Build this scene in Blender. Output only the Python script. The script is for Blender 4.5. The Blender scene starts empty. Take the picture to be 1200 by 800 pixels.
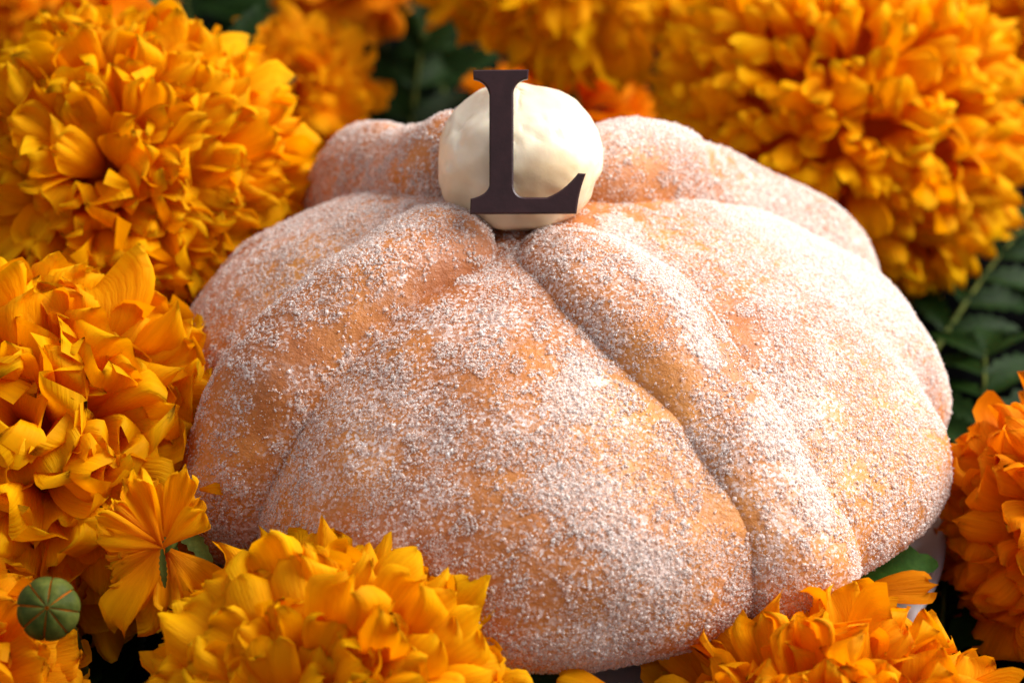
import bpy, math, random
import numpy as np
from mathutils import Vector, Matrix

# ------------------------------------------------------------------ camera, light, exposure
CM = 0.01
sc = bpy.context.scene
COL = sc.collection
rng = np.random.default_rng(7)
random.seed(7)

ELEV = math.radians(28.0)
LENS, SENSOR, PW, PH = 85.0, 36.0, 1200.0, 800.0
FPX = LENS / SENSOR * PW
SCALE = 64.5                                   # photo pixels per cm at the bread's axis
DIST = FPX / SCALE
BASE_PX = (606.0, 575.0)                       # where the bread's foot centre lies in the photograph
fwd = np.array([0, math.cos(ELEV), -math.sin(ELEV)])
rgt = np.array([1.0, 0, 0])
upv = np.array([0, math.sin(ELEV), math.cos(ELEV)])
cam_loc = -fwd * DIST - rgt * ((BASE_PX[0] - PW / 2) / SCALE) + upv * ((BASE_PX[1] - PH / 2) / SCALE)
cam_data = bpy.data.cameras.new('camera')
cam = bpy.data.objects.new('camera', cam_data)
COL.objects.link(cam)
cam.location = Vector(cam_loc * CM)
cam.rotation_euler = (math.pi / 2 - ELEV, 0, 0)
cam_data.lens = LENS
cam_data.sensor_width = SENSOR
cam_data.clip_start = 0.02
cam_data.clip_end = 50
cam_data.dof.use_dof = True
cam_data.dof.focus_distance = (DIST - 5.4) * CM
cam_data.dof.aperture_fstop = 15.0
cam_data.dof.aperture_blades = 9
sc.camera = cam

world = bpy.data.worlds.new('World')
sc.world = world
world.use_nodes = True
world.node_tree.nodes['Background'].inputs[0].default_value = (0.95, 0.90, 1.0, 1)
world.node_tree.nodes['Background'].inputs[1].default_value = 0.38


def area(name, loc, target, size, power, color):
    d = bpy.data.lights.new(name, 'AREA')
    d.shape = 'RECTANGLE'
    d.size, d.size_y = size[0] * CM, size[1] * CM
    d.energy = power
    d.color = color
    o = bpy.data.objects.new(name, d)
    COL.objects.link(o)
    o.location = Vector(loc) * CM
    o.rotation_euler = (Vector(target) - Vector(loc)).to_track_quat('-Z', 'Y').to_euler()
    return o


area('key_softbox', (56, 13, 54), (0, 0, 2), (62, 62), 15.8, (1.0, 0.965, 0.92))
area('fill_light', (-60, -18, 60), (-4, 0, 1), (60, 50), 0.8, (1.0, 0.95, 0.95))  # added weak fill from the upper left, put in to lift the flowers

sc.view_settings.view_transform = 'Standard'
sc.view_settings.look = 'None'
sc.view_settings.exposure = 0.2
sc.view_settings.gamma = 1.0
sc.render.engine = 'CYCLES'
sc.cycles.use_denoising = True
sc.cycles.max_bounces = 10
sc.cycles.diffuse_bounces = 7
sc.cycles.transmission_bounces = 6
sc.cycles.transparent_max_bounces = 12


def P(px, py, depth):
    """world point (cm) that lies `depth` cm in front of the camera on the sight line through a photo pixel"""
    return cam_loc + fwd * depth + rgt * ((px - PW / 2) / FPX * depth) + upv * (-(py - PH / 2) / FPX * depth)


# ------------------------------------------------------------------ helpers
def mesh_obj(name, V, F, mat=None, parent=None, smooth=True, uv=None):
    me = bpy.data.meshes.new(name)
    V = np.asarray(V, float) * CM
    me.from_pydata(V.tolist(), [], F if isinstance(F, list) else F.tolist())
    if uv is not None:
        lay = me.uv_layers.new(name='UVMap')
        idx = np.empty(len(me.loops), np.int32)
        me.loops.foreach_get('vertex_index', idx)
        lay.data.foreach_set('uv', np.asarray(uv, np.float32)[idx].ravel())
    if smooth:
        me.polygons.foreach_set('use_smooth', [True] * len(me.polygons))
    me.update()
    if mat:
        me.materials.append(mat)
    o = bpy.data.objects.new(name, me)
    COL.objects.link(o)
    if parent:
        o.parent = parent
    return o


def inst(name, me, parent, M=None):
    o = bpy.data.objects.new(name, me)
    COL.objects.link(o)
    o.parent = parent
    if M is not None:
        o.matrix_local = M
    return o


def empty(name, loc, label, cat, group=None, rot=None):
    o = bpy.data.objects.new(name, None)
    o.empty_display_size = 0.01
    COL.objects.link(o)
    o.location = Vector(loc) * CM
    if rot is not None:
        o.rotation_euler = rot
    return tag(o, label, cat, group)


def tag(o, label=None, cat=None, group=None, kind=None):
    if label: o['label'] = label
    if cat: o['category'] = cat
    if group: o['group'] = group
    if kind: o['kind'] = kind
    return o


def grid_faces(nu, nv, wrap_v=False):
    F = []
    for i in range(nu - 1):
        for j in range(nv if wrap_v else nv - 1):
            k = (j + 1) % nv
            F.append((i * nv + j, i * nv + k, (i + 1) * nv + k, (i + 1) * nv + j))
    return F


_perm = np.random.default_rng(11).random((32, 32, 32))


def vnoise(p, scale=1.0, seed=0):
    """smooth value noise of points (n,3), 0..1"""
    q = np.asarray(p, float) * scale + seed * 7.31 + 100.0
    i = np.floor(q).astype(int)
    f = q - i
    f = f * f * (3 - 2 * f)
    out = 0
    for dx in (0, 1):
        for dy in (0, 1):
            for dz in (0, 1):
                w = (f[:, 0] if dx else 1 - f[:, 0]) * (f[:, 1] if dy else 1 - f[:, 1]) * (f[:, 2] if dz else 1 - f[:, 2])
                out = out + w * _perm[(i[:, 0] + dx) % 32, (i[:, 1] + dy) % 32, (i[:, 2] + dz) % 32]
    return out


def fbm(p, scale, oct=3, seed=0):
    a, s, t = 0.0, 0.0, 1.0
    for o in range(oct):
        a = a + t * vnoise(p, scale * 2 ** o, seed + o * 3)
        s += t
        t *= 0.5
    return a / s


# ------------------------------------------------------------------ materials
class NT:
    def __init__(self, name):
        self.m = bpy.data.materials.new(name)
        self.m.use_nodes = True
        self.t = self.m.node_tree
        self.n = self.t.nodes
        self.bsdf = self.n['Principled BSDF']
        self.out = self.n['Material Output']

    def new(self, typ, **kw):
        n = self.n.new(typ)
        for k, v in kw.items():
            setattr(n, k, v)
        return n

    def link(self, a, b):
        self.t.links.new(a, b)

    def ramp(self, fac, stops):
        r = self.new('ShaderNodeValToRGB')
        e = r.color_ramp.elements
        while len(e) < len(stops):
            e.new(0.5)
        for el, (p, c) in zip(e, stops):
            el.position = p
            el.color = (*c, 1) if len(c) == 3 else c
        self.link(fac, r.inputs[0])
        return r.outputs[0]

    def noise(self, scale, detail=4, rough=0.55, vec=None, dist=0.0):
        n = self.new('ShaderNodeTexNoise')
        n.inputs['Scale'].default_value = scale
        n.inputs['Detail'].default_value = detail
        n.inputs['Roughness'].default_value = rough
        n.inputs['Distortion'].default_value = dist
        if vec is not None:
            self.link(vec, n.inputs['Vector'])
        return n.outputs['Fac']

    def mix(self, fac, a, b, blend='MIX'):
        n = self.new('ShaderNodeMix', data_type='RGBA', blend_type=blend)
        for sock, v in ((n.inputs[0], fac), (n.inputs[6], a), (n.inputs[7], b)):
            if hasattr(v, 'is_output'):
                self.link(v, sock)
            elif isinstance(v, (int, float)):
                sock.default_value = v
            else:
                sock.default_value = (*v, 1)
        return n.outputs[2]

    def math(self, op, a, b=None):
        n = self.new('ShaderNodeMath', operation=op)
        for s, v in ((n.inputs[0], a), (n.inputs[1], b)):
            if v is None: continue
            if hasattr(v, 'is_output'): self.link(v, s)
            else: s.default_value = v
        return n.outputs[0]

    def bump(self, h, strength, dist):
        b = self.new('ShaderNodeBump')
        b.inputs['Strength'].default_value = strength
        b.inputs['Distance'].default_value = dist
        self.link(h, b.inputs['Height'])
        return b.outputs['Normal']

    def obj_coord(self):
        return self.new('ShaderNodeTexCoord').outputs['Object']


def petal_material(name, deep, mid, tip, transl=0.47):
    t = NT(name)
    uv = t.new('ShaderNodeTexCoord').outputs['UV']
    sep = t.new('ShaderNodeSeparateXYZ')
    t.link(uv, sep.inputs[0])
    oi = t.new('ShaderNodeObjectInfo')
    rnd = oi.outputs['Random']
    comb = t.new('ShaderNodeCombineXYZ')          # veins: stretched along the petal
    t.link(t.math('MULTIPLY', sep.outputs['X'], 26.0), comb.inputs['X'])
    t.link(t.math('MULTIPLY', sep.outputs['Y'], 1.6), comb.inputs['Y'])
    t.link(t.math('MULTIPLY', rnd, 37.0), comb.inputs['Z'])
    veins = t.noise(1.0, 3, 0.6, comb.outputs[0])
    blot = t.noise(2.4, 3, 0.55, comb.outputs[0])
    col = t.ramp(sep.outputs['Y'], [(0.0, deep), (0.45, mid), (0.93, tip), (1.0, tuple(a * 0.85 for a in tip))])
    vv = t.ramp(veins, [(0.3, (0.80, 0.64, 0.6)), (0.65, (1, 1, 1))])
    col = t.mix(0.55, col, vv, 'MULTIPLY')
    shade = t.ramp(rnd, [(0.0, (0.94, 0.86, 0.9)), (0.5, (1, 0.98, 1)), (1.0, (1.0, 1.08, 1.0))])
    col = t.mix(0.85, col, shade, 'MULTIPLY')
    bs = t.bsdf
    t.link(col, bs.inputs['Base Color'])
    bs.inputs['Roughness'].default_value = 0.6
    bs.inputs['Specular IOR Level'].default_value = 0.06
    h = t.math('ADD', veins, t.math('MULTIPLY', blot, 0.6))
    nrm = t.bump(h, 0.55, 0.0007)
    t.link(nrm, bs.inputs['Normal'])
    tr = t.new('ShaderNodeBsdfTranslucent')
    t.link(t.mix(0.4, col, (1.0, 0.5, 0.0), 'MULTIPLY'), tr.inputs['Color'])
    mx = t.new('ShaderNodeMixShader')
    mx.inputs[0].default_value = transl
    t.link(bs.outputs[0], mx.inputs[1])
    t.link(tr.outputs[0], mx.inputs[2])
    t.link(mx.outputs[0], t.out.inputs['Surface'])
    return t.m


PETAL_GOLD = petal_material('petal_gold', (0.75, 0.19, 0.0), (0.99, 0.41, 0.001), (1.0, 0.53, 0.001))
PETAL_AMBER = petal_material('petal_amber', (0.68, 0.15, 0.0), (0.96, 0.35, 0.001), (1.0, 0.46, 0.002))
PETAL_ORANGE = petal_material('petal_orange', (0.55, 0.09, 0.0), (0.88, 0.24, 0.001), (0.97, 0.33, 0.002))


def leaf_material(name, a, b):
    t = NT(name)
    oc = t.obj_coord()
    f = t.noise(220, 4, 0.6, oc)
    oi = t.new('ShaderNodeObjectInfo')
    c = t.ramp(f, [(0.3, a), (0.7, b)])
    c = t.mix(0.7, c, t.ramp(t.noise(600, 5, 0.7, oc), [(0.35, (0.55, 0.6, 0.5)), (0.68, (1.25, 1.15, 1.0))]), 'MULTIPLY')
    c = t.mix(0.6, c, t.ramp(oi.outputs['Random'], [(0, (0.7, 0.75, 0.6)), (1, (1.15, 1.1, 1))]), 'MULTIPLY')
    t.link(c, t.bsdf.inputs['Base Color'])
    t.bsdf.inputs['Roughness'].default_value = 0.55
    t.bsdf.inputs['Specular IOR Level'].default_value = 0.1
    t.link(t.bump(f, 0.4, 0.0008), t.bsdf.inputs['Normal'])
    tr = t.new('ShaderNodeBsdfTranslucent')
    t.link(c, tr.inputs['Color'])
    mx = t.new('ShaderNodeMixShader')
    mx.inputs[0].default_value = 0.25
    t.link(t.bsdf.outputs[0], mx.inputs[1])
    t.link(tr.outputs[0], mx.inputs[2])
    t.link(mx.outputs[0], t.out.inputs['Surface'])
    return t.m


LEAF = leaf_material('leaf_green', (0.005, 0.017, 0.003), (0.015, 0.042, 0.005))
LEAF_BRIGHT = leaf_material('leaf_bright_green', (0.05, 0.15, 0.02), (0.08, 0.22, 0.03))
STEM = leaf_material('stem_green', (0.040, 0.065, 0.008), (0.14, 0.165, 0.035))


def crust_material():
    t = NT('bread_crust')
    oc = t.obj_coord()
    big = t.noise(26, 3, 0.5, oc)
    fine = t.noise(900, 4, 0.65, oc)
    pores = t.noise(260, 4, 0.6, oc)
    crust = t.ramp(big, [(0.32, (0.36, 0.108, 0.024)), (0.52, (0.51, 0.180, 0.032)), (0.72, (0.67, 0.295, 0.052))])
    crust = t.mix(0.5, crust, t.ramp(pores, [(0.35, (0.72, 0.6, 0.5)), (0.65, (1.05, 1.05, 1.05))]), 'MULTIPLY')
    patch = t.noise(75, 5, 0.62, oc, 0.3)          # sugar dust that clings in uneven patches
    dust = t.math('ADD', t.math('MULTIPLY', patch, 0.62), t.math('MULTIPLY', fine, 0.38))
    dfac = t.ramp(dust, [(0.53, (0.0, 0.0, 0.0)), (0.68, (0.35, 0.35, 0.35))])
    col = t.mix(dfac, crust, (0.70, 0.55, 0.48))
    vor = t.new('ShaderNodeTexVoronoi')
    vor.inputs['Scale'].default_value = 2300
    t.link(oc, vor.inputs['Vector'])
    cell = t.new('ShaderNodeSeparateColor')
    t.link(vor.outputs['Color'], cell.inputs[0])
    cover = t.new('ShaderNodeAttribute', attribute_name='sugar_cover').outputs['Fac']
    grain = t.math('ADD', t.math('ADD', cell.outputs[0], t.math('MULTIPLY', cover, 0.75)), t.math('MULTIPLY', t.math('SUBTRACT', patch, 0.5), 1.6))
    col = t.mix(t.ramp(grain, [(0.48, (0, 0, 0)), (0.72, (0.24, 0.24, 0.24)), (1.08, (0.85, 0.85, 0.85))]), col,
                t.ramp(cell.outputs[1], [(0.0, (0.62, 0.42, 0.34)), (1.0, (0.84, 0.76, 0.73))]))
    t.link(col, t.bsdf.inputs['Base Color'])
    t.bsdf.inputs['Roughness'].default_value = 0.55
    t.bsdf.inputs['Subsurface Weight'].default_value = 0.06
    t.bsdf.inputs['Subsurface Radius'].default_value = (0.003, 0.0014, 0.0006)
    t.bsdf.inputs['Subsurface Scale'].default_value = 1.0
    h = t.math('ADD', t.math('MULTIPLY', fine, 0.6), t.math('ADD', pores, t.math('MULTIPLY', cell.outputs[2], 0.5)))
    t.link(t.bump(h, 0.5, 0.0009), t.bsdf.inputs['Normal'])
    return t.m


def sugar_material():
    t = NT('sugar_crystals')
    g = t.new('ShaderNodeNewGeometry')
    r = g.outputs['Random Per Island']
    col = t.ramp(r, [(0.0, (0.95, 0.80, 0.72)), (0.35, (0.97, 0.90, 0.86)), (0.7, (0.985, 0.96, 0.95)), (1.0, (0.99, 0.985, 0.98))])
    t.link(col, t.bsdf.inputs['Base Color'])
    t.bsdf.inputs['Roughness'].default_value = 0.12
    t.bsdf.inputs['Specular IOR Level'].default_value = 0.6
    tr = t.new('ShaderNodeBsdfTranslucent')
    t.link(col, tr.inputs['Color'])
    mx = t.new('ShaderNodeMixShader')
    mx.inputs[0].default_value = 0.5
    t.link(t.bsdf.outputs[0], mx.inputs[1])
    t.link(tr.outputs[0], mx.inputs[2])
    clear = t.new('ShaderNodeBsdfTransparent')
    clear.inputs['Color'].default_value = (1, 0.96, 0.92, 1)
    m2 = t.new('ShaderNodeMixShader')
    t.link(t.ramp(t.math('FRACT', t.math('MULTIPLY', r, 17.0)), [(0.0, (0.10, 0.10, 0.10)), (0.3, (0.36, 0.36, 0.36)), (1.0, (0.72, 0.72, 0.72))]), m2.inputs[0])
    t.link(mx.outputs[0], m2.inputs[1])
    t.link(clear.outputs[0], m2.inputs[2])
    t.link(m2.outputs[0], t.out.inputs['Surface'])
    return t.m


def simple(name, col, rough, spec=0.5, noise_scale=None, amount=0.2, bump=0.0):
    t = NT(name)
    t.bsdf.inputs['Roughness'].default_value = rough
    t.bsdf.inputs['Specular IOR Level'].default_value = spec
    if noise_scale:
        f = t.noise(noise_scale, 5, 0.6, t.obj_coord())
        lo = tuple(c * (1 - amount) for c in col)
        hi = tuple(min(1, c * (1 + amount)) for c in col)
        t.link(t.ramp(f, [(0.3, lo), (0.7, hi)]), t.bsdf.inputs['Base Color'])
        if bump:
            t.link(t.bump(f, bump, 0.0008), t.bsdf.inputs['Normal'])
    else:
        t.bsdf.inputs['Base Color'].default_value = (*col, 1)
    return t


CRUST = crust_material()
SUGAR = sugar_material()
CHOC = simple('dark_chocolate', (0.030, 0.011, 0.012), 0.42, 0.35, 300, 0.25, 0.15).m
_w = simple('white_chocolate', (0.86, 0.76, 0.56), 0.36, 0.4, 120, 0.10, 0.25)
_f = _w.noise(55, 3, 0.5, _w.obj_coord(), 0.4)
_old = _w.bsdf.inputs['Base Color'].links[0].from_socket
_w.link(_w.mix(_w.ramp(_f, [(0.42, (0, 0, 0)), (0.62, (0.8, 0.8, 0.8))]), _old, (0.66, 0.46, 0.24)), _w.bsdf.inputs['Base Color'])
_w.bsdf.inputs['Subsurface Weight'].default_value = 0.3
_w.bsdf.inputs['Subsurface Radius'].default_value = (0.004, 0.0025, 0.0012)
_w.bsdf.inputs['Subsurface Scale'].default_value = 1.0
WCHOC = _w.m
PLATE = simple('plate_glaze', (0.45, 0.46, 0.49), 0.22, 0.5).m  # white plate; the shade lying on it is put into this grey base
CLOTH = simple('dark_cloth', (0.0016, 0.0016, 0.0018), 0.95, 0.01, 900, 0.5, 0.4).m

# ------------------------------------------------------------------ the setting: dark table under the flowers
TZ = -1.6
n = 60
gx = np.linspace(-200, 200, n)
gy = np.linspace(-120, 280, n)
X, Y = np.meshgrid(gx, gy, indexing='ij')
V = np.stack([X.ravel(), Y.ravel(), np.full(n * n, TZ)], 1)
V[:, 2] += 0.12 * (vnoise(V, 0.11) - 0.5)
tag(mesh_obj('table_top', V, grid_faces(n, n), CLOTH), kind='structure',
    label='black cloth covered table beneath plate and flowers')

# plate: a lathe
prof = [(0.0, 0.0), (3.2, -0.02), (5.4, -0.04), (6.4, 0.05), (6.8, 0.15), (7.0, 0.26), (7.12, 0.28), (7.17, 0.23), (7.05, 0.1),
        (6.8, -0.02), (6.3, -0.25), (5.2, -0.45), (4.6, -0.75), (4.5, -1.45), (4.3, -1.5), (4.1, -1.2), (0.0, -0.8)]
NA = 128
V = [(r * math.cos(a), r * math.sin(a), z) for r, z in prof for a in np.linspace(0, 2 * math.pi, NA, endpoint=False)]
plate = mesh_obj('serving_plate', V, grid_faces(len(prof), NA, True), PLATE)
plate.location = Vector((0.42, -0.75, -0.02)) * CM
tag(plate, 'pale glazed plate under the sugared bread', 'plate')

# ------------------------------------------------------------------ the bread
ZC, HT, HB = 1.75, 3.85, 1.75
STRIPS = [  # azimuth at top, azimuth at rim, half width, height, start elevation, end elevation, bumps
    dict(a0=222, a1=214, w=1.24, h=1.22, p0=81, p1=-20, k=(0.50, 0.85), b=0.12, sink=0.45),
    dict(a0=-56, a1=-50, w=1.04, h=0.68, p0=84, p1=-14, k=(0.20, 0.86), b=0.36),
    dict(a0=48, a1=30, w=1.10, h=1.18, p0=80, p1=-10, k=(0.20, 0.75), b=0.34),
    dict(a0=124, a1=126, w=1.05, h=1.45, p0=80, p1=-10, k=(0.06, 0.47), b=0.40),
]


def wrapd(a):
    return (a + np.pi) % (2 * np.pi) - np.pi


def dome(az, el):
    """point on the dough's surface for azimuth and elevation (radians)"""
    az, el = np.asarray(az, float), np.asarray(el, float)
    R = 6.70 + 0.85 * np.cos(az) + 0.58 * np.exp(-(wrapd(az - math.radians(-94)) / 0.72) ** 2)
    ce, se = np.abs(np.cos(el)), np.sin(el)
    up = se >= 0
    nt = np.where(up, 1.86, 2.2)
    r = R * ce ** (2 / nt)
    z = np.where(up, HT, HB) * np.sign(se) * np.abs(se) ** (2 / nt)
    ring = np.clip(ce, 0, 1)
    g = 0.0
    for s in STRIPS:                                  # the dough sinks along the strips and swells between them
        m = math.radians((s['a0'] + s['a1']) / 2)
        d = wrapd(az - m)
        g = g + np.exp(-(d / 0.33) ** 2)
    left = np.exp(-(wrapd(az - math.radians(168)) / 0.45) ** 2)
    fold = np.exp(-(wrapd(az - math.radians(-9)) / 0.08) ** 2) * np.clip(ring - 0.75, 0, 1) * 4
    k = 1 + 0.025 - 0.045 * g * np.clip(ring * 1.4, 0, 1) - 0.07 * fold + 0.07 * left - 0.03 * np.exp(-(wrapd(az - math.radians(212)) / 0.35) ** 2)
    r = r * k
    z = z * (1 + np.clip(ring, 0, 1) * (0.05 * (1 - g) + 0.11 * left))
    p = np.stack([r * np.cos(az), r * np.sin(az), ZC + z], -1)
    sh = p.shape
    q = p.reshape(-1, 3)
    lump = (fbm(q, 0.42, 3, 1) - 0.5) * 0.42
    cen = q - np.array([0, 0, ZC])
    cen = cen / (np.linalg.norm(cen, axis=1, keepdims=True) + 1e-9)
    low = np.clip((q[:, 2] - 0.25) / 0.8, 0, 1)       # keep the foot flat on the plate
    q = q + cen * (lump * low)[:, None]
    q[:, 2] = np.maximum(q[:, 2], 0.0)
    return q.reshape(sh)


def dome_frame(az, el, e=1e-3):
    p = dome(az, el)
    ta = dome(az + e, el) - p
    te = dome(az, el + e) - p
    nn = np.cross(ta, te)
    nn /= np.linalg.norm(nn, axis=-1, keepdims=True) + 1e-12
    return p, nn


bread = empty('sweet_bread', (0, 0, 0), 'round sugar coated sweet bread with crossing dough strips, set among the marigolds', 'bread')
NEL, NAZ = 150, 360
els = np.linspace(math.pi / 2, -math.pi / 2, NEL)
azs = np.linspace(0, 2 * math.pi, NAZ, endpoint=False)
E, A = np.meshgrid(els, azs, indexing='ij')
domeV = dome(A.ravel(), E.ravel())
dome_o = mesh_obj('dough_dome', domeV, grid_faces(NEL, NAZ, True), CRUST, bread)
SURF = [(domeV, np.array(grid_faces(NEL, NAZ, True)))]
for si, s in enumerate(STRIPS):
    ns, ncs = 110, 40
    u = np.linspace(0, 1, ns)
    az = np.radians(s['a0'] + (s['a1'] - s['a0']) * u ** 1.2)
    el = np.radians(s['p0'] + (s['p1'] - s['p0']) * u)
    p, nn = dome_frame(az, el)
    tan = np.gradient(p, axis=0)
    tan /= np.linalg.norm(tan, axis=1, keepdims=True)
    b = np.cross(nn, tan)
    b /= np.linalg.norm(b, axis=1, keepdims=True)
    endr = np.sqrt(np.clip(1 - (np.clip(np.abs(u - 0.5) - 0.40, 0, 1) / 0.10) ** 2, 0.0, 1)) * 0.999 + 0.001
    bump = sum(np.exp(-((u - k) / 0.15) ** 2) for k in s['k'])
    w = s['w'] * (0.86 + 0.7 * s['b'] * bump) * endr
    h = s['h'] * (1 - 0.8 * s['b'] + s['b'] * 1.05 * bump) * endr
    c = np.linspace(0, 2 * math.pi, ncs, endpoint=False)
    cc, ss = np.cos(c), np.sin(c)
    V = (p[:, None, :] + b[:, None, :] * (w[:, None] * cc)[:, :, None] +
         nn[:, None, :] * (h[:, None] * ss - (0.18 + s.get('sink', 0) * u ** 3)[:, None] * endr[:, None])[:, :, None]).reshape(-1, 3)
    nrep = np.repeat(nn, ncs, 0)
    V = V + nrep * ((fbm(V, 0.8, 3, 20 + si) - 0.5) * 0.30)[:, None]
    Fs = grid_faces(ns, ncs, True)
    mesh_obj('dough_strip', V, Fs, CRUST, bread)
    SURF.append((V, np.array(Fs)))


def sample(n, SURF):
    areas, tris = [], []
    for V, F in SURF:
        T = np.concatenate([F[:, [0, 1, 2]], F[:, [0, 2, 3]]])
        tris.append(V[T])
    T = np.concatenate(tris)
    nr = np.cross(T[:, 1] - T[:, 0], T[:, 2] - T[:, 0])
    a = np.linalg.norm(nr, axis=1)
    ok = a > 1e-9
    T, nr, a = T[ok], nr[ok] / a[ok][:, None], a[ok]
    i = rng.choice(len(T), n, p=a / a.sum())
    r1, r2 = np.sqrt(rng.random(n)), rng.random(n)
    pts = T[i, 0] * (1 - r1)[:, None] + T[i, 1] * (r1 * (1 - r2))[:, None] + T[i, 2] * (r1 * r2)[:, None]
    N = nr[i]
    flip = np.sum(N * (pts - np.array([0, 0, 1.5])), 1) < 0
    N[flip] *= -1
    return pts, N


def inside_dome(p, margin=0.06):
    az = np.arctan2(p[:, 1], p[:, 0])
    rr = np.hypot(p[:, 0], p[:, 1])
    out = np.zeros(len(p), bool)
    # scan the profile for the elevation that meets this radius-height direction
    want = np.arctan2(p[:, 2] - ZC, rr)
    lo, hi = np.full(len(p), -math.pi / 2), np.full(len(p), math.pi / 2)
    for _ in range(14):
        mid = (lo + hi) / 2
        q = dome(az, mid)
        ang = np.arctan2(q[:, 2] - ZC, np.hypot(q[:, 0], q[:, 1]))
        up = ang < want
        lo = np.where(up, mid, lo)
        hi = np.where(up, hi, mid)
    q = dome(az, (lo + hi) / 2) - np.array([0, 0, ZC])
    return np.linalg.norm(p - np.array([0, 0, ZC]), axis=1) < np.linalg.norm(q, axis=1) - margin


def grains(pts, N, size, jitter, kind='bipyramid'):
    """a small uneven angular crystal at each point"""
    m = len(pts)
    if kind == 'bipyramid':
        base = np.array([(1, 0, 0), (-0.5, 0.87, 0), (-0.5, -0.87, 0), (0, 0, 0.9), (0, 0, -0.9)], float)
        fb = np.array([(0, 1, 3), (1, 2, 3), (2, 0, 3), (1, 0, 4), (2, 1, 4), (0, 2, 4)])
    else:
        base = np.array([(1, 1, 1), (1, -1, -1), (-1, 1, -1), (-1, -1, 1)], float) * 0.8
        fb = np.array([(0, 1, 2), (0, 3, 1), (0, 2, 3), (1, 3, 2)])
    nb = len(base)
    q = rng.normal(size=(m, 4))
    q /= np.linalg.norm(q, axis=1, keepdims=True)
    a, b_, c, d = q.T
    Rm = np.stack([1 - 2 * (c * c + d * d), 2 * (b_ * c - d * a), 2 * (b_ * d + c * a),
                   2 * (b_ * c + d * a), 1 - 2 * (b_ * b_ + d * d), 2 * (c * d - b_ * a),
                   2 * (b_ * d - c * a), 2 * (c * d + b_ * a), 1 - 2 * (b_ * b_ + c * c)], 1).reshape(m, 3, 3)
    ext = size[:, None] * rng.uniform(0.7, 1.35, (m, 3))
    loc = base[None] * ext[:, None, :] + rng.uniform(-0.3, 0.3, (m, nb, 3)) * size[:, None, None]
    W = np.einsum('mij,mkj->mki', Rm, loc) + (pts + N * (size * jitter)[:, None])[:, None, :]
    F = (fb[None] + (np.arange(m) * nb)[:, None, None]).reshape(-1, 3)
    return W.reshape(-1, 3), F


def big_mesh(name, V, F, mat, parent):
    me = bpy.data.meshes.new(name)
    me.vertices.add(len(V))
    me.vertices.foreach_set('co', (V * CM).astype(np.float32).ravel())
    me.loops.add(F.size)
    me.loops.foreach_set('vertex_index', F.astype(np.int32).ravel())
    me.polygons.add(len(F))
    me.polygons.foreach_set('loop_start', np.arange(0, F.size, F.shape[1], dtype=np.int32))
    me.update(calc_edges=True)
    me.materials.append(mat)
    o = bpy.data.objects.new(name, me)
    COL.objects.link(o)
    o.parent = parent
    return o


pts, N = sample(900000, SURF)
facing = N @ -fwd
keep = (pts[:, 2] > 0.10) & ((facing > -0.2) | (rng.random(len(pts)) < 0.4))
pts, N, facing = pts[keep], N[keep], facing[keep]
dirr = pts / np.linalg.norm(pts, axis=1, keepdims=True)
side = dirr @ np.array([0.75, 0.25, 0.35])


def to_px(p):
    d = p - cam_loc
    z = d @ fwd
    return np.stack([d @ rgt / z * FPX + PW / 2, -(d @ upv) / z * FPX + PH / 2], 1)


def near(px, line, width):
    """how close sampled points lie to a streak (drawn over the crust's visible side)"""
    best = np.full(len(px), 1e9)
    L = np.array(line, float)
    for a, b in zip(L[:-1], L[1:]):
        t = np.clip(((px - a) @ (b - a)) / ((b - a) @ (b - a) + 1e-9), 0, 1)
        best = np.minimum(best, np.linalg.norm(px - (a + t[:, None] * (b - a)), axis=1))
    return np.exp(-(best / width) ** 2)


STREAKS = [  # rubbed bare streaks and spots
        ([(560, 285), (500, 335), (420, 380), (340, 420), (310, 470), (292, 560)], 15, -0.75),
        ([(745, 215), (700, 235)], 34, -0.5), ([(850, 380), (870, 430)], 26, -0.45), ([(610, 420), (560, 450)], 24, -0.4),
        ([(770, 380), (790, 440)], 24, -0.4), ([(880, 620), (840, 600)], 26, -0.25), ([(480, 640), (430, 600)], 30, -0.2),
        # caked sugar
        ([(690, 430), (670, 470)], 22, 0.6), ([(650, 560), (720, 600), (700, 610)], 26, 0.55), ([(730, 640), (780, 670)], 22, 0.65),
        ([(715, 262), (775, 320), (820, 390), (835, 420)], 13, 0.75), ([(890, 490), (940, 550), (965, 610)], 14, 0.7),
        ([(740, 150), (800, 150)], 26, 0.5), ([(900, 250), (1000, 330), (1070, 430)], 40, 0.45), ([(900, 440), (930, 500)], 24, 0.35),
        ([(430, 700), (600, 770), (760, 750)], 22, 0.3), ([(380, 290), (470, 260)], 40, 0.2)]


def streaks(pts):
    px = to_px(pts) + 22 * (np.stack([fbm(pts, 2.0, 2, 61), fbm(pts, 2.0, 2, 62)], 1) - 0.5)
    px += 14 * (np.stack([fbm(pts, 6.0, 2, 63), fbm(pts, 6.0, 2, 64)], 1) - 0.5)
    out = np.zeros(len(pts))
    for line, wdt, amt in STREAKS:
        out += amt * (1.5 if amt > 0 else 0.85) * near(px, line, wdt)
    return out


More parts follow.
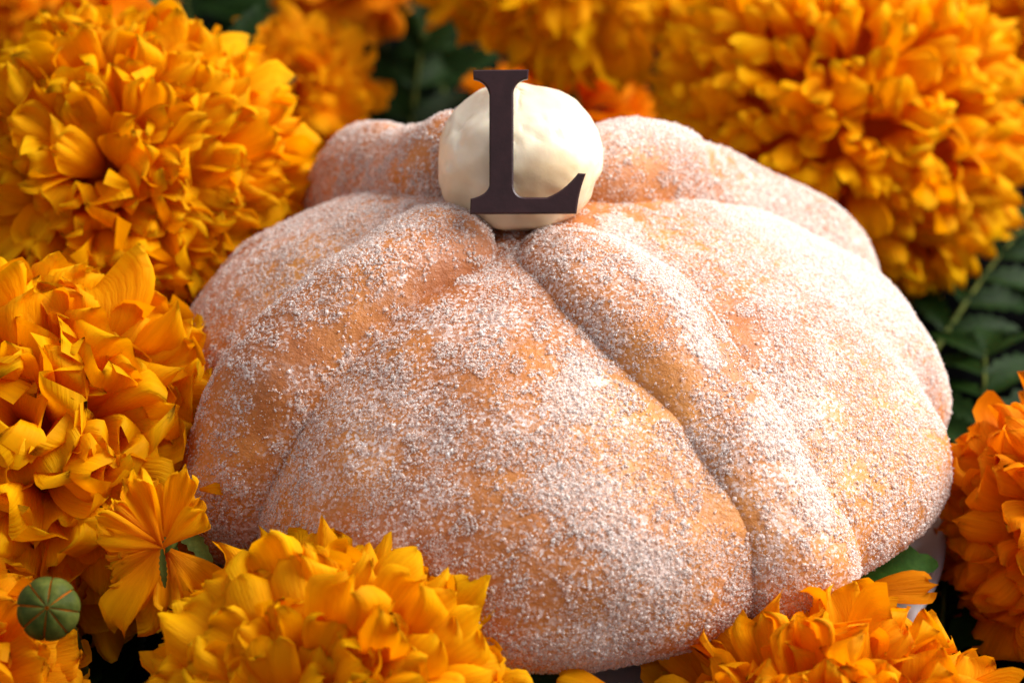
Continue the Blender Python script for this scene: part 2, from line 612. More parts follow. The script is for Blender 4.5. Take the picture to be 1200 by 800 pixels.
extra = streaks(pts)
for o_, (V_, F_) in zip([c_ for c_ in bread.children], SURF):
    at = o_.data.attributes.new('sugar_cover', 'FLOAT', 'POINT')
    at.data.foreach_set('value', streaks(V_).astype(np.float32))
cl = fbm(pts, 1.0, 3, 40)                     # broad patches
cf = fbm(pts, 4.5, 2, 50)                     # small clumps
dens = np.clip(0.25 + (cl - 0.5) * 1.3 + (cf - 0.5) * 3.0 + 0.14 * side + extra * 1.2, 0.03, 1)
k1 = rng.random(len(pts)) < dens * 0.85
p1, n1 = pts[k1], N[k1]
ins = inside_dome(p1)
p1, n1 = p1[~ins], n1[~ins]
s1 = rng.gamma(4, 0.0051, len(p1)).clip(0.011, 0.044)
V1, F1 = grains(p1, n1, s1, 0.1)
# fine dust between the crystals, caked into patches
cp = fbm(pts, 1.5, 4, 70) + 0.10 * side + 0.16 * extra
k2 = (rng.random(len(pts)) < np.clip(0.10 + (cp - 0.53) * 6 + 0.6 * extra, 0.04, 1) * 0.85) & ~k1
p2, n2 = pts[k2], N[k2]
ins = inside_dome(p2)
p2, n2 = p2[~ins], n2[~ins]
s2 = rng.uniform(0.007, 0.017, len(p2))
# clumps that stuck together, white and hard edged
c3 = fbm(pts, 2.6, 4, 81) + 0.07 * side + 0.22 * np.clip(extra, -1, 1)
k3 = (c3 > 0.598) & (rng.random(len(pts)) < 0.75) & ~k1 & ~k2
p3, n3 = pts[k3], N[k3]
ins = inside_dome(p3)
p3, n3 = p3[~ins], n3[~ins]
V3, F3 = grains(p3, n3, rng.uniform(0.014, 0.030, len(p3)), 0.5)
V2, F2 = grains(p2, n2, s2, 0.25, 'tetra')
sg = big_mesh('sugar_coating', np.concatenate([V1, V2, V3]), np.concatenate([F1, F2 + len(V1), F3 + len(V1) + len(V2)]), SUGAR, bread)
sg['kind'] = 'stuff'

# crystals that fell on the plate
m_ = 2200
a_ = rng.uniform(0, 2 * math.pi, m_)
r_ = 5.2 + np.abs(rng.normal(0, 0.75, m_))
ok_ = r_ < 6.7
q_ = np.stack([0.42 + r_ * np.cos(a_), -0.75 + r_ * np.sin(a_), np.interp(r_, [5.4, 6.4, 6.8], [-0.05, 0.035, 0.14])], 1)[ok_]
Vs, Fs_ = grains(q_, np.tile([0, 0, 1.0], (len(q_), 1)), rng.gamma(4, 0.0048, len(q_)).clip(0.010, 0.040), 0.6)
tag(big_mesh('spilled_sugar', Vs, Fs_, SUGAR, None), 'loose white sugar crystals scattered on the plate round the bread', kind='stuff')

# ------------------------------------------------------------------ the cream ball and the letter
BALL_R = 1.33
ball_c = P(606, 188, DIST - 2.9)
nu_, nv_ = 60, 96
th = np.linspace(0, math.pi, nu_)
ph = np.linspace(0, 2 * math.pi, nv_, endpoint=False)
T_, H_ = np.meshgrid(th, ph, indexing='ij')
D = np.stack([np.sin(T_) * np.cos(H_), np.sin(T_) * np.sin(H_), np.cos(T_)], -1).reshape(-1, 3)
flat = np.zeros(len(D))
for dv, cut in [((0.95, -0.3, 0.55), 0.92), ((-0.80, -0.3, 0.75), 0.80), ((0.0, -0.47, -0.88), 0.86), ((-0.55, -0.6, -0.75), 0.92), ((0.5, -0.5, -0.8), 0.93),
                ((0.05, -1, 0.1), 0.97), ((0.9, 0.2, -0.3), 0.95), ((-0.2, 0.8, 0.5), 0.94)]:
    dv = np.array(dv) / np.linalg.norm(dv)
    pr = D @ dv
    over = np.clip(pr - cut, 0, 1)
    flat += over * 0.85
rad = BALL_R * (1.02 - flat + (fbm(D, 1.6, 3, 90) - 0.5) * 0.20)
crease = np.abs(fbm(D * np.array([1, 1, 2.2]), 2.2, 2, 95) - 0.5)
rad -= 0.035 * np.exp(-(crease / 0.018) ** 2)
ball = mesh_obj('chocolate_ball', D * rad[:, None], grid_faces(nu_, nv_, True), WCHOC)
ball.location = Vector(ball_c) * CM
ball.scale = (1.03, 1.0, 0.955)
tag(ball, 'cream white ball topping the bread behind the dark letter', 'ball')


def curve(p0, p1, p2, n=8):
    return [tuple((1 - t) ** 2 * np.array(p0) + 2 * t * (1 - t) * np.array(p1) + t * t * np.array(p2)) for t in np.linspace(0, 1, n + 1)[1:]]


O = [(246, 50), (494, 47), (490, 88)]
O += curve(O[-1], (430, 98), (426, 150))
O += [(426, 560)] + curve((426, 560), (430, 614), (480, 616)) + [(575, 616)]
O += curve((575, 616), (650, 590), (714, 508)) + [(749, 510)] + curve((749, 510), (716, 590), (707, 688))
O += [(232, 690), (234, 622)] + curve((234, 622), (312, 606), (318, 560)) + [(318, 160)]
O += curve((318, 160), (308, 100), (247, 90))
O = O[:-1] + [(247, 90)]
LS = SCALE * (DIST / (DIST - 4.38))             # photo pixels per cm at the letter
Lx, Ly = 606.0, 168.0
O = np.array([((490 + x / 3.81 - Lx) / LS, -(70 + y / 3.81 - Ly) / LS) for x, y in O])
m = len(O)
thick = 0.20
bev = 0.028
cen = O.mean(0)


def inset(O, d):
    nxt, prv = np.roll(O, -1, 0), np.roll(O, 1, 0)
    t1, t2 = O - prv, nxt - O
    t1 /= np.linalg.norm(t1, axis=1, keepdims=True) + 1e-9
    t2 /= np.linalg.norm(t2, axis=1, keepdims=True) + 1e-9
    nn = np.stack([-(t1[:, 1] + t2[:, 1]), t1[:, 0] + t2[:, 0]], 1)
    nn /= np.linalg.norm(nn, axis=1, keepdims=True) + 1e-9
    return O - nn * d * (-1 if area2(O) > 0 else 1)


def area2(O):
    x, y = O.T
    return np.sum(x * np.roll(y, -1) - np.roll(x, -1) * y)


I = inset(O, bev)
loops = [(I, thick / 2), (O, thick / 2 - bev), (O, -thick / 2 + bev), (I, -thick / 2)]
V = [(x, y, z) for L, z in loops for x, y in L]
F = [tuple(range(m)), tuple(range(4 * m - 1, 3 * m - 1, -1))]
for k in range(3):
    F += [((k * m + i), (k + 1) * m + i, (k + 1) * m + (i + 1) % m, k * m + (i + 1) % m) for i in range(m)]
letter = mesh_obj('letter_plaque', V, F, CHOC, smooth=False)
letter.location = Vector(P(Lx, Ly, DIST - 4.38)) * CM
letter.rotation_euler = (math.pi / 2 - ELEV, 0, 0.0)
tag(letter, 'dark chocolate serif capital letter L standing against the cream ball', 'letter')

# ------------------------------------------------------------------ marigolds
def petal_mesh(name, L, W, a0, a1, ruffle, cup, mat, r, nu=9, nv=9, power=1.9, base_w=0.22, notch=0.045):
    """one ruffled petal growing from the origin; it leans from angle a0 to a1 (from the flower's axis)"""
    u = np.concatenate([np.linspace(0, 0.84, nu - 3), [0.92, 0.97, 1.0]])
    v = np.linspace(-1, 1, nv)
    al = a0 + (a1 - a0) * u ** power
    ds = np.diff(u) * L
    am = (al[:-1] + al[1:]) / 2
    cx = np.concatenate([[0], np.cumsum(np.sin(am) * ds)])
    cz = np.concatenate([[0], np.cumsum(np.cos(am) * ds)])
    wid = W * (base_w + (1 - base_w) * np.sin(np.clip(u * 1.02, 0, 1) * math.pi / 2) ** 1.35) * np.where(u > 0.88, np.sqrt(np.clip(1 - ((u - 0.88) / 0.135) ** 2, 0, 1)), 1)
    ph = r.uniform(0, 6.28, 4)
    k1, k2 = r.uniform(2.6, 4.4), r.uniform(6, 9)
    V, UV = [], []
    twist = r.uniform(-0.25, 0.25)
    for i in range(nu):
        for j in range(nv):
            vv = v[j]
            ext = L * notch * u[i] ** 3 * (math.sin(k2 * vv + ph[0]) * 0.6 + math.sin(k1 * 1.7 * vv + ph[1])) - L * 0.035 * u[i] ** 4 * vv * vv
            dn = ruffle * W * (u[i] ** 2.0) * (math.sin(k1 * vv + ph[2] + 1.5 * u[i]) * 0.80 + 0.55 * u[i] * math.sin(k2 * vv + ph[3] + 2 * u[i]) * (0.5 + abs(vv)))
            dn += cup * W * vv * vv * (0.4 + 0.9 * u[i] - 1.0 * u[i] ** 3)
            dn += twist * W * vv * u[i] ** 1.5
            tx, tz = math.sin(al[i]), math.cos(al[i])
            nx, nz = -tz, tx                       # towards the flower's axis
            V.append((cx[i] + tx * ext + nx * dn, wid[i] * vv, cz[i] + tz * ext + nz * dn))
            UV.append((0.5 + 0.5 * vv, u[i]))
    me = bpy.data.meshes.new(name)
    me.from_pydata((np.array(V) * CM).tolist(), [], grid_faces(nu, nv))
    lay = me.uv_layers.new(name='UVMap')
    idx = np.empty(len(me.loops), np.int32)
    me.loops.foreach_get('vertex_index', idx)
    lay.data.foreach_set('uv', np.asarray(UV, np.float32)[idx].ravel())
    me.polygons.foreach_set('use_smooth', [True] * len(me.polygons))
    me.materials.append(mat)
    return me


def axis_euler(ax, spin=0.0):
    q = Vector(ax).normalized().to_track_quat('Z', 'Y')
    return (q.to_matrix() @ Matrix.Rotation(spin, 3, 'Z')).to_euler()


def lathe(name, prof, mat, parent, na=16, loc=None):
    V = [(r * math.cos(a), r * math.sin(a), z) for r, z in prof for a in np.linspace(0, 2 * math.pi, na, endpoint=False)]
    o = mesh_obj(name, V, grid_faces(len(prof), na, True), mat, parent)
    return o


def tube(name, pts, rad, mat, parent=None, na=10):
    pts = np.array(pts, float)
    t = np.gradient(pts, axis=0)
    t /= np.linalg.norm(t, axis=1, keepdims=True)
    ref = np.array([0.3, 0.9, 0.2])
    a = np.cross(t, ref); a /= np.linalg.norm(a, axis=1, keepdims=True)
    b = np.cross(t, a)
    rad = np.broadcast_to(rad, (len(pts),))
    V = [pts[i] + rad[i] * (a[i] * math.cos(c) + b[i] * math.sin(c)) for i in range(len(pts)) for c in np.linspace(0, 2 * math.pi, na, endpoint=False)]
    return mesh_obj(name, V, grid_faces(len(pts), na, True), mat, parent)


def marigold(px, py, depth, R, ax, label, N=200, W=0.6, mat=None, seed=1, ruffle=0.45, curl=0.9, tmax=1.9,
             res=8, inner=0.8, spin=0.0, cup=-0.15, power=2.2, group='marigold heads around the bread', stem=True, lean=0.78):
    """R: head radius in cm; ax: direction the flower faces; tmax: lean of the outermost petals"""
    r = random.Random(seed)
    mat = mat or PETAL_GOLD
    c = P(px, py, depth)
    ax = np.array(ax, float); ax /= np.linalg.norm(ax)
    root = empty('marigold', c - ax * R * 0.25, label, 'flower', group, axis_euler(ax, spin))
    rings = 7
    var = 5
    meshes = {}
    nprng = np.random.default_rng(seed)
    for k in range(rings):
        f = (k + 0.5) / rings
        th = tmax * f
        for q in range(var):
            L = R * (inner + (1.16 - inner) * f ** 0.8) * (0.86 + 0.24 * r.random())
            w = W * (0.62 + 0.42 * f ** 0.6) * (0.8 + 0.4 * r.random())
            a0 = th * lean + r.uniform(-0.10, 0.10)
            a1 = th + curl * (0.65 + 0.35 * f) * r.uniform(0.45, 1.4)
            if k < 2:
                a0, a1 = r.uniform(-0.1, 0.25), r.uniform(-0.3, 1.2)
            meshes[k, q] = petal_mesh('petal', L, w, a0, a1, ruffle * r.uniform(0.7, 1.35), cup * r.uniform(-0.3, 1.8), mat, nprng, res, res, power)
    ga = math.pi * (3 - math.sqrt(5))
    cosmax = math.cos(min(tmax, 2.6))
    for i in range(N):
        t = (i + 0.5) / N
        th = math.acos(1 - t * (1 - cosmax))
        f = min(0.999, th / tmax)
        k = min(rings - 1, int(f * rings))
        me = meshes[k, r.randrange(var)]
        az = i * ga + r.uniform(-0.15, 0.15)
        own = r.uniform(-0.45, 0.45) * (2.2 if k < 3 else 1)
        if k < 2:
            az += r.uniform(-2, 2)
            own *= 3
        s = r.uniform(0.88, 1.1)
        b = R * 0.14 * f
        M = (Matrix.Rotation(az, 4, 'Z') @ Matrix.Translation(Vector((b, 0, -R * 0.05)) * CM)
             @ Matrix.Rotation((th - tmax * (k + 0.5) / rings) + r.uniform(-0.10, 0.10), 4, 'Y')
             @ Matrix.Rotation(own, 4, 'Z') @ Matrix.Diagonal((s, s, s, 1)))
        inst('petal', me, root, M)
    lathe('calyx', [(0.02, -R * 0.62), (R * 0.13, -R * 0.60), (R * 0.20, -R * 0.4), (R * 0.24, -R * 0.12), (R * 0.20, 0.0), (0.02, 0.02)], STEM, root, 14)
    if stem:
        base = c - ax * R * 0.84
        end = base + np.array([r.uniform(-1, 1), r.uniform(-0.5, 1.5), 0]) - ax * 0.5
        drop = max(0.3, base[2] - TZ)
        end[2] = TZ + 0.05
        pts = [base + (end - base) * s_ - ax * 0.4 * math.sin(math.pi * s_) for s_ in np.linspace(0, 1, 8)]
        Mi = (Matrix.Translation(root.location) @ root.rotation_euler.to_matrix().to_4x4()).inverted()
        loc = [np.array(Mi @ (Vector(p) * CM)) / CM for p in pts]
        tube('stem', loc, 0.17, STEM, root, 8)
    return root


def pompom(px, py, depth, R, ax, label, N=300, W=0.45, mat=None, seed=1, ruffle=0.6, core=0.5, tmax=2.0, res=8, loose=1.6, bendy=0.7, wide=0.5):
    """a tight head: short crinkled petals stand on an inner dome and turn every way"""
    r = random.Random(seed)
    mat = mat or PETAL_GOLD
    c = P(px, py, depth)
    ax = np.array(ax, float); ax /= np.linalg.norm(ax)
    root = empty('marigold', c - ax * R * 0.25, label, 'flower', 'marigold heads around the bread', axis_euler(ax))
    nprng = np.random.default_rng(seed)
    kinds = [petal_mesh('petal', R * (1.12 - core) * r.uniform(0.85, 1.12), W * r.uniform(0.75, 1.25), r.uniform(-0.25, 0.1), r.uniform(0.15, 1.3) * bendy + 0.2,
                        ruffle * r.uniform(0.7, 1.4), r.uniform(-0.5, 0.3), mat, nprng, res, res, 2.0, wide, 0.03) for _ in range(24)]
    rest_v, rest_uv, rest_f, off = [], [], [], 0
    ga = math.pi * (3 - math.sqrt(5))
    cosmax = math.cos(tmax)
    lathe('heart', [(0.01, R * core * 0.98)] + [(R * core * 0.98 * math.sin(t), R * core * 0.98 * math.cos(t)) for t in np.linspace(0.15, 2.3, 10)] + [(0.1, -R * 0.5)], PETAL_ORANGE, root, 20)
    for i in range(N):
        th = math.acos(1 - (i + 0.5) / N * (1 - cosmax))
        f = th / tmax
        s = r.uniform(0.85, 1.12)
        M = (Matrix.Rotation(i * ga + r.uniform(-0.1, 0.1), 4, 'Z') @ Matrix.Rotation(th + r.uniform(-0.06, 0.06), 4, 'Y') @ Matrix.Translation((0, 0, R * core * 0.9 * CM))
             @ Matrix.Rotation(r.uniform(-loose, loose) * (1.6 - f), 4, 'Z') @ Matrix.Diagonal((s, s, s, 1)))
        me = r.choice(kinds)
        if i < 300:
            inst('petal', me, root, M)
            continue
        co = np.empty(len(me.vertices) * 3, np.float32)
        me.vertices.foreach_get('co', co)
        Mn = np.array(M)
        rest_v.append((co.reshape(-1, 3) @ Mn[:3, :3].T + Mn[:3, 3]) / CM)
        rest_f += [tuple(x + off for x in f_) for f_ in grid_faces(res, res)]
        uu = np.concatenate([np.linspace(0, 0.84, res - 3), [0.91, 0.965, 1.0]])
        rest_uv.append(np.stack([np.tile(np.linspace(0, 1, res), res), np.repeat(uu, res)], 1))
        off += res * res
    if rest_v:
        mesh_obj('back_petals', np.concatenate(rest_v), rest_f, mat, root, uv=np.concatenate(rest_uv))['kind'] = 'stuff'
    lathe('calyx', [(0.02, -R * 0.95), (R * 0.13, -R * 0.92), (R * 0.24, -R * 0.7), (R * 0.34, -R * 0.3), (R * 0.30, 0.0), (0.02, 0.02)], STEM, root, 14)
    base = c - ax * R * 1.15
    end = base + np.array([r.uniform(-1, 1), r.uniform(-0.5, 1.5), 0]) - ax * 0.5
    end[2] = TZ + 0.05
    pts = [base + (end - base) * s_ - ax * 0.4 * math.sin(math.pi * s_) for s_ in np.linspace(0, 1, 8)]
    Mi = (Matrix.Translation(root.location) @ root.rotation_euler.to_matrix().to_4x4()).inverted()
    tube('stem', [np.array(Mi @ (Vector(p) * CM)) / CM for p in pts], 0.17, STEM, root, 8)
    return root


pompom(140, 215, DIST + 1.2, 3.25, (0.0, -0.85, 0.53), 'large golden marigold with loose rounded ruffled petals at upper left of bread', N=400, W=0.50, mat=PETAL_GOLD, seed=3,
       ruffle=0.6, res=10, core=0.62, loose=0.9, bendy=1.25, tmax=1.8, wide=0.4)
pompom(45, 520, DIST - 3.5, 3.0, (0.10, -0.72, 0.68), 'golden marigold with the broadest smooth petals, touching the left side of bread', N=190, W=0.92, mat=PETAL_GOLD, seed=46,
       ruffle=0.5, res=13, core=0.58, loose=0.8, bendy=1.25, tmax=1.9, wide=0.3)
pompom(-42, 806, DIST - 6.7, 2.0, (0.3, -0.45, 0.8), 'amber marigold at the lower left corner beside the green bud', N=120, W=0.55, mat=PETAL_AMBER, seed=8,
       ruffle=0.45, res=10, core=0.5, loose=0.7, bendy=1.2, tmax=1.9, wide=0.35)
pompom(375, 850, DIST - 7.4, 3.05, (-0.25, -0.62, 0.75), 'golden marigold in front of the bread with dense shell like rows of petals', N=400, W=0.50, mat=PETAL_GOLD, seed=11,
       ruffle=0.45, res=11, core=0.62, loose=0.55, bendy=1.3, tmax=1.85, wide=0.4)
pompom(972, 922, DIST - 6.8, 3.1, (-0.05, -0.50, 0.85), 'amber marigold with small crinkled petals and open gaps at front right of plate', N=300, W=0.46, mat=PETAL_AMBER, seed=14,
       ruffle=0.65, res=10, core=0.68, loose=1.2, bendy=1.0, tmax=1.8)
pompom(1258, 612, DIST - 3.0, 2.35, (-0.45, -0.6, 0.6), 'deep orange marigold at the right edge with cupped petals', N=190, W=0.55, mat=PETAL_ORANGE, seed=17,
       ruffle=0.45, res=11, core=0.55, loose=0.8, bendy=1.1, tmax=1.9, wide=0.35)
pompom(990, 142, DIST + 7.6, 4.05, (0.0, -0.84, 0.54), 'biggest marigold, pompom of small tightly packed crinkled petals behind right of bread', N=430, W=0.36, mat=PETAL_GOLD, seed=21,
       ruffle=0.75, res=8, core=0.76, loose=2.0, bendy=1.25, tmax=1.75)
marigold(655, -100, DIST + 9.5, 2.8, (0.0, -0.5, 0.87), 'golden marigold with drooping petals above and behind the letter', N=220, W=0.6, mat=PETAL_GOLD, seed=25, ruffle=0.45, curl=1.1, tmax=2.1)
marigold(345, 105, DIST + 9.5, 1.5, (0.1, -0.7, 0.7), 'small orange marigold with frilled petals behind left strip of bread', N=70, W=0.6, mat=PETAL_AMBER, seed=28, ruffle=0.5)
marigold(60, -30, DIST + 14.0, 2.6, (-0.1, -0.3, 0.9), 'dim orange marigold in far top left corner', N=90, W=0.7, mat=PETAL_ORANGE, seed=31)
marigold(645, 118, DIST + 15.0, 2.4, (-0.1, 0.2, 0.7), 'shaded deep orange marigold deep behind the cream ball', N=70, W=0.6, mat=PETAL_ORANGE, seed=33, tmax=2.3)
marigold(1255, -20, DIST + 10.0, 1.9, (-0.3, -0.5, 0.7), 'orange marigold peeking in at top right corner', N=80, W=0.6, mat=PETAL_AMBER, seed=35)
marigold(405, -35, DIST + 15.0, 1.5, (0, -0.5, 0.8), 'orange marigold cut by top edge above the small frilled one', N=60, W=0.6, mat=PETAL_ORANGE, seed=37)

def leaflet_mesh(name, L, W, mat, r, fold=0.35, bend=0.5, nu=15, nv=5):
    V = []
    for i in range(nu):
        u = i / (nu - 1)
        tooth = 1 + 0.16 * (1 if i % 2 else -1) * (0 < i < nu - 1)
        w = W * (math.sin(math.pi * min(1, u * 0.93 + 0.05)) ** 0.8) * tooth + 0.004
        z0 = -bend * L * u * u * 0.5
        for j in range(nv):
            v = -1 + 2 * j / (nv - 1)
            V.append((w * v, L * u, z0 + fold * abs(v) * w + 0.03 * W * math.sin(9 * u + 3 * v)))
    me = bpy.data.meshes.new(name)
    me.from_pydata((np.array(V) * CM).tolist(), [], grid_faces(nu, nv))
    me.polygons.foreach_set('use_smooth', [True] * len(me.polygons))
    me.materials.append(mat)
    return me


# ---- the loose half opened flower seen from its side, left of the bread
hc = P(192, 640, DIST - 6.2)
half = empty('half_marigold', hc, 'sparse golden flower head with few separate petals round a thin green calyx', 'flower', 'marigold heads around the bread',
             axis_euler((0.05, -0.9, 0.45)))
nprng = np.random.default_rng(77)
# photo angle (0 right, 90 up), length, half width, lift
for k, (ang, L, W, a0, a1) in enumerate([(78, 1.25, 0.30, 1.1, 1.7), (101, 1.4, 0.30, 1.0, 1.75), (120, 1.35, 0.24, 1.2, 1.6), (138, 1.15, 0.17, 1.2, 1.9), (152, 1.25, 0.2, 1.1, 1.8),
                                         (170, 1.1, 0.20, 1.3, 1.9), (190, 1.0, 0.22, 1.4, 2.1), (215, 1.1, 0.28, 1.5, 2.1), (249, 1.35, 0.62, 1.35, 1.9), (292, 1.1, 0.30, 1.5, 2.0),
                                         (318, 1.0, 0.34, 1.5, 2.2), (40, 0.9, 0.3, 1.6, 2.2)]):
    me = petal_mesh('petal', L * nprng.uniform(0.9, 1.12), W * 0.92, a0 + nprng.uniform(-0.3, 0.2), a1 + nprng.uniform(-0.5, 0.5), 0.62, -0.3, PETAL_GOLD, nprng, 11, 11, 1.6, 0.12)
    a = math.radians(ang - 90)
    inst('petal', me, half, Matrix.Rotation(a + math.pi / 2, 4, 'Z') @ Matrix.Translation((0, 0, 0.002 * (k % 3) - 0.002)) @ Matrix.Rotation(nprng.uniform(-0.5, 0.5), 4, 'X'))
for ang, L_ in ((272, 0.62),):
    me = leaflet_mesh('sepal', L_, 0.055, STEM, random.Random(int(ang)), 0.2, 0.3)
    inst('sepal', me, half, Matrix.Translation((0, 0, 0.0032)) @ Matrix.Rotation(math.radians(ang) - math.pi / 2 + math.pi / 2, 4, 'Z') @ Matrix.Rotation(-math.pi / 2, 4, 'Z'))
for k in range(14):
    me = petal_mesh('petal', nprng.uniform(0.7, 1.15), nprng.uniform(0.16, 0.34), nprng.uniform(0.9, 1.5), nprng.uniform(1.6, 2.5), 0.8, -0.2, PETAL_AMBER, nprng, 10, 9, 1.6, 0.15)
    inst('petal', me, half, Matrix.Rotation(math.radians(60 + 200 * k / 13 + nprng.uniform(-8, 8)), 4, 'Z') @ Matrix.Translation((0, 0, -0.003)) @ Matrix.Rotation(nprng.uniform(-0.7, 0.7), 4, 'X'))
cx = lathe('calyx', [(0.02, 0.10), (0.10, 0.08), (0.13, -0.05), (0.16, -0.3), (0.17, -0.7), (0.12, -0.9), (0.02, -0.92)], STEM, half, 10)
tube('stem', [(0, 0, -0.85), (0.05, -0.3, -1.3), (0.1, -1.2, -1.8), (0.1, -2.6, -2.2)], 0.09, STEM, half, 8)

# ---- the closed bud
bc = P(57, 713, DIST - 7.7)
bud = empty('marigold_bud', bc, 'round closed green bud with orange seams at the lower left', 'bud', None, axis_euler((0.12, -0.80, 0.6)))
BR = 0.47
lathe('bud_core', [(0.01, BR * 0.70)] + [(BR * 0.93 * math.sin(t), BR * 0.70 * math.cos(t)) for t in np.linspace(0.15, 2.4, 12)] + [(0.1, -BR * 0.9)], PETAL_GOLD, bud, 24)
for k in range(8):
    a = k * math.pi / 4 + 0.2
    V, nu, nv = [], 10, 7
    for t in np.linspace(0.06, 2.5, nu):
        for v in np.linspace(-1, 1, nv):
            half_w = (math.pi / 8) * (0.80 + 0.14 * min(1, t / 1.2))
            rr = BR * (1.0 + 0.035 * (1 - v * v)) * (1.0 + 0.02 * math.sin(7 * t + k * 1.7))
            V.append((rr * math.sin(t) * math.cos(a + half_w * v), rr * math.sin(t) * math.sin(a + half_w * v), rr * 0.74 * math.cos(t)))
    mesh_obj('sepal', V, grid_faces(nu, nv), STEM, bud)
tube('stem', [(0, 0, -0.35), (0.05, 0, -0.9), (0.2, -0.3, -1.6), (0.3, -0.9, -2.4)], 0.12, STEM, bud, 8)

# ------------------------------------------------------------------ leaves
_lr = random.Random(5)
LEAFLETS = [leaflet_mesh('leaflet', 2.2 * k, 0.36 * k, LEAF, _lr, _lr.uniform(0.2, 0.5), _lr.uniform(0.2, 0.9)) for k in (0.75, 0.9, 1.0, 1.1)]


def sprig(loc, ang, tilt, length, label, roll=0.0, k=1.0):
    """a feathered marigold leaf: leaflets in pairs along a rib that starts at loc and runs along +Y of its own frame"""
    root = empty('leaf_sprig', loc, label, 'leaf', 'feathered leaves among the flowers', (tilt, roll, ang))
    r = random.Random(hash(label) % 1 + len(label) + int(ang * 100))
    rib = [(0, length * u, 0.35 * math.sin(u * 2.2)) for u in np.linspace(0, 1, 8)]
    tube('rib', rib, np.linspace(0.07, 0.03, 8), STEM, root, 6)
    npair = 5
    for i in range(npair):
        u = 0.18 + 0.75 * i / (npair - 1)
        p = Vector((0, length * u, 0.35 * math.sin(u * 2.2))) * CM
        for sgn in (-1, 1):
            s = k * (0.75 + 0.35 * math.sin(math.pi * (u * 0.8 + 0.15))) * r.uniform(0.85, 1.1)
            M = Matrix.Translation(p) @ Matrix.Rotation(sgn * -r.uniform(0.75, 1.1), 4, 'Z') @ Matrix.Rotation(r.uniform(-0.3, 0.35), 4, 'X') @ Matrix.Rotation(r.uniform(-0.5, 0.5), 4, 'Y') @ Matrix.Diagonal((s, s, s, 1))
            inst('leaflet', r.choice(LEAFLETS), root, M)
    M = Matrix.Translation(Vector(rib[-1]) * CM) @ Matrix.Rotation(r.uniform(-0.2, 0.2), 4, 'Z') @ Matrix.Diagonal((k, k, k, 1))
    inst('leaflet', r.choice(LEAFLETS), root, M)
    return root


D2 = math.radians
def G(px, py, h=0.3):
    """point on the table (raised by h cm) seen through a photo pixel"""
    d = P(px, py, 1.0) - cam_loc
    k = (TZ + h - cam_loc[2]) / d[2]
    return cam_loc + d * k


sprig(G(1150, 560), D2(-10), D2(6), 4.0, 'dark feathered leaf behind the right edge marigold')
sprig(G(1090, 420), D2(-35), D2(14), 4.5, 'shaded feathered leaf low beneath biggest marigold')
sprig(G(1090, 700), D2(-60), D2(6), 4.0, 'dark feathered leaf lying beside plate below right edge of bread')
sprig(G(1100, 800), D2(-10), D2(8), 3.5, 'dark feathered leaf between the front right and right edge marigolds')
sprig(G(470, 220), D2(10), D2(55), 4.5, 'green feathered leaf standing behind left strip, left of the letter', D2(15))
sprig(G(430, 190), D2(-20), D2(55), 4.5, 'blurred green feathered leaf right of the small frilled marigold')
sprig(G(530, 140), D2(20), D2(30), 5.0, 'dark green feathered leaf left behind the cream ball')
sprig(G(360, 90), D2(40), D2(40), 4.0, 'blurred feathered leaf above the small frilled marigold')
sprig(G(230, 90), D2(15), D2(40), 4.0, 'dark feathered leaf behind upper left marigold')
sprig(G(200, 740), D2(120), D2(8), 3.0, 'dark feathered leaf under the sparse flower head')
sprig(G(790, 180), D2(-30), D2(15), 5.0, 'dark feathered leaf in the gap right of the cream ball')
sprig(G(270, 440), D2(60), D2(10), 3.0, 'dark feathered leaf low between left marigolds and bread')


def single_leaf(px, py, depth, L, W, img_ang, face, label, mat=LEAF, name='marigold_leaf', bend=0.4):
    """a lone leaflet whose length runs along img_ang as seen from the front, its face turned to `face`"""
    r = random.Random(int(px + py))
    me = leaflet_mesh(name, L, W, mat, r, 0.25, bend)
    o = bpy.data.objects.new(name, me)
    COL.objects.link(o)
    d = rgt * math.cos(D2(img_ang)) + upv * math.sin(D2(img_ang))
    f = np.array(face, float)
    f = f - d * f.dot(d); f /= np.linalg.norm(f)
    x = np.cross(d, f)
    c = P(px, py, depth) - d * L / 2
    o.matrix_world = Matrix([[x[0], d[0], f[0], c[0] * CM], [x[1], d[1], f[1], c[1] * CM], [x[2], d[2], f[2], c[2] * CM], [0, 0, 0, 1]])
    return tag(o, label, 'leaf', 'single leaves')


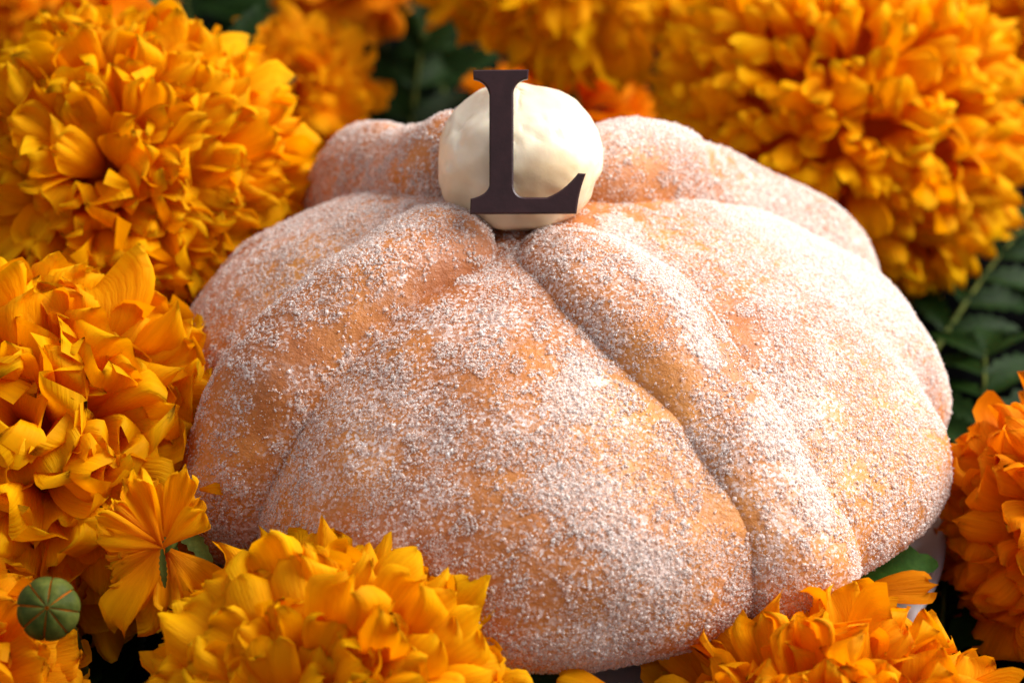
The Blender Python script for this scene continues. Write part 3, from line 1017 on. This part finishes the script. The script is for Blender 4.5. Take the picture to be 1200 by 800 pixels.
single_leaf(1035, 662, DIST - 3.6, 1.9, 0.42, 12, (0.0, -0.5, 0.9), 'bright green leaf lying at plate rim below right side of bread', LEAF_BRIGHT)
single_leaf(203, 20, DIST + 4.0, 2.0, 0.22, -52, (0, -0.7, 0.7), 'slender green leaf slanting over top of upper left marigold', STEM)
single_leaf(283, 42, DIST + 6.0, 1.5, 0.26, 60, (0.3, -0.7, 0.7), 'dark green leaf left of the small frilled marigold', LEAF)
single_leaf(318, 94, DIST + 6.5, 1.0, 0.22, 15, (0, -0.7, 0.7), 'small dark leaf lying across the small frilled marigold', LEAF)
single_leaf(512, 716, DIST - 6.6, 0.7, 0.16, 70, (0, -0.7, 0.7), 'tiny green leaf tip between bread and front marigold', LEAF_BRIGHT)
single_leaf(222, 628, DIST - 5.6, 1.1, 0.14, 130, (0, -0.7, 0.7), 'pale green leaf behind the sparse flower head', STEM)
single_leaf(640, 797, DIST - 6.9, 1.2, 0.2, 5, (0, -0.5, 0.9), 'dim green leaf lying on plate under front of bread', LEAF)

# ---- loose petals
def loose_petal(px, py, depth, L, W, img_ang, face, label, mat, seed):
    me = petal_mesh('loose_petal', L, W, math.pi / 2 - 0.1, math.pi / 2 + 0.4, 0.3, -0.2, mat, np.random.default_rng(seed), 9, 9)
    o = bpy.data.objects.new('loose_petal', me)
    COL.objects.link(o)
    d = rgt * math.cos(D2(img_ang)) + upv * math.sin(D2(img_ang))
    f = np.array(face, float)
    f = f - d * f.dot(d); f /= np.linalg.norm(f)
    y = np.cross(f, d)
    c = P(px, py, depth) - d * L / 2
    o.matrix_world = Matrix([[d[0], y[0], f[0], c[0] * CM], [d[1], y[1], f[1], c[1] * CM], [d[2], y[2], f[2], c[2] * CM], [0, 0, 0, 1]])
    return tag(o, label, 'petal', 'loose marigold petals')


loose_petal(690, 806, DIST - 7.2, 1.0, 0.35, 165, (0, -0.6, 0.8), 'orange petal lying on plate left of the front right marigold', PETAL_AMBER, 1)
loose_petal(1045, 690, DIST - 4.2, 1.4, 0.35, 8, (0, -0.6, 0.8), 'dim orange petal below the bright green leaf', PETAL_ORANGE, 2)
loose_petal(250, 572, DIST - 5.2, 0.45, 0.12, 5, (0, -0.8, 0.6), 'tiny orange petal tip stuck against left side of bread', PETAL_GOLD, 3)
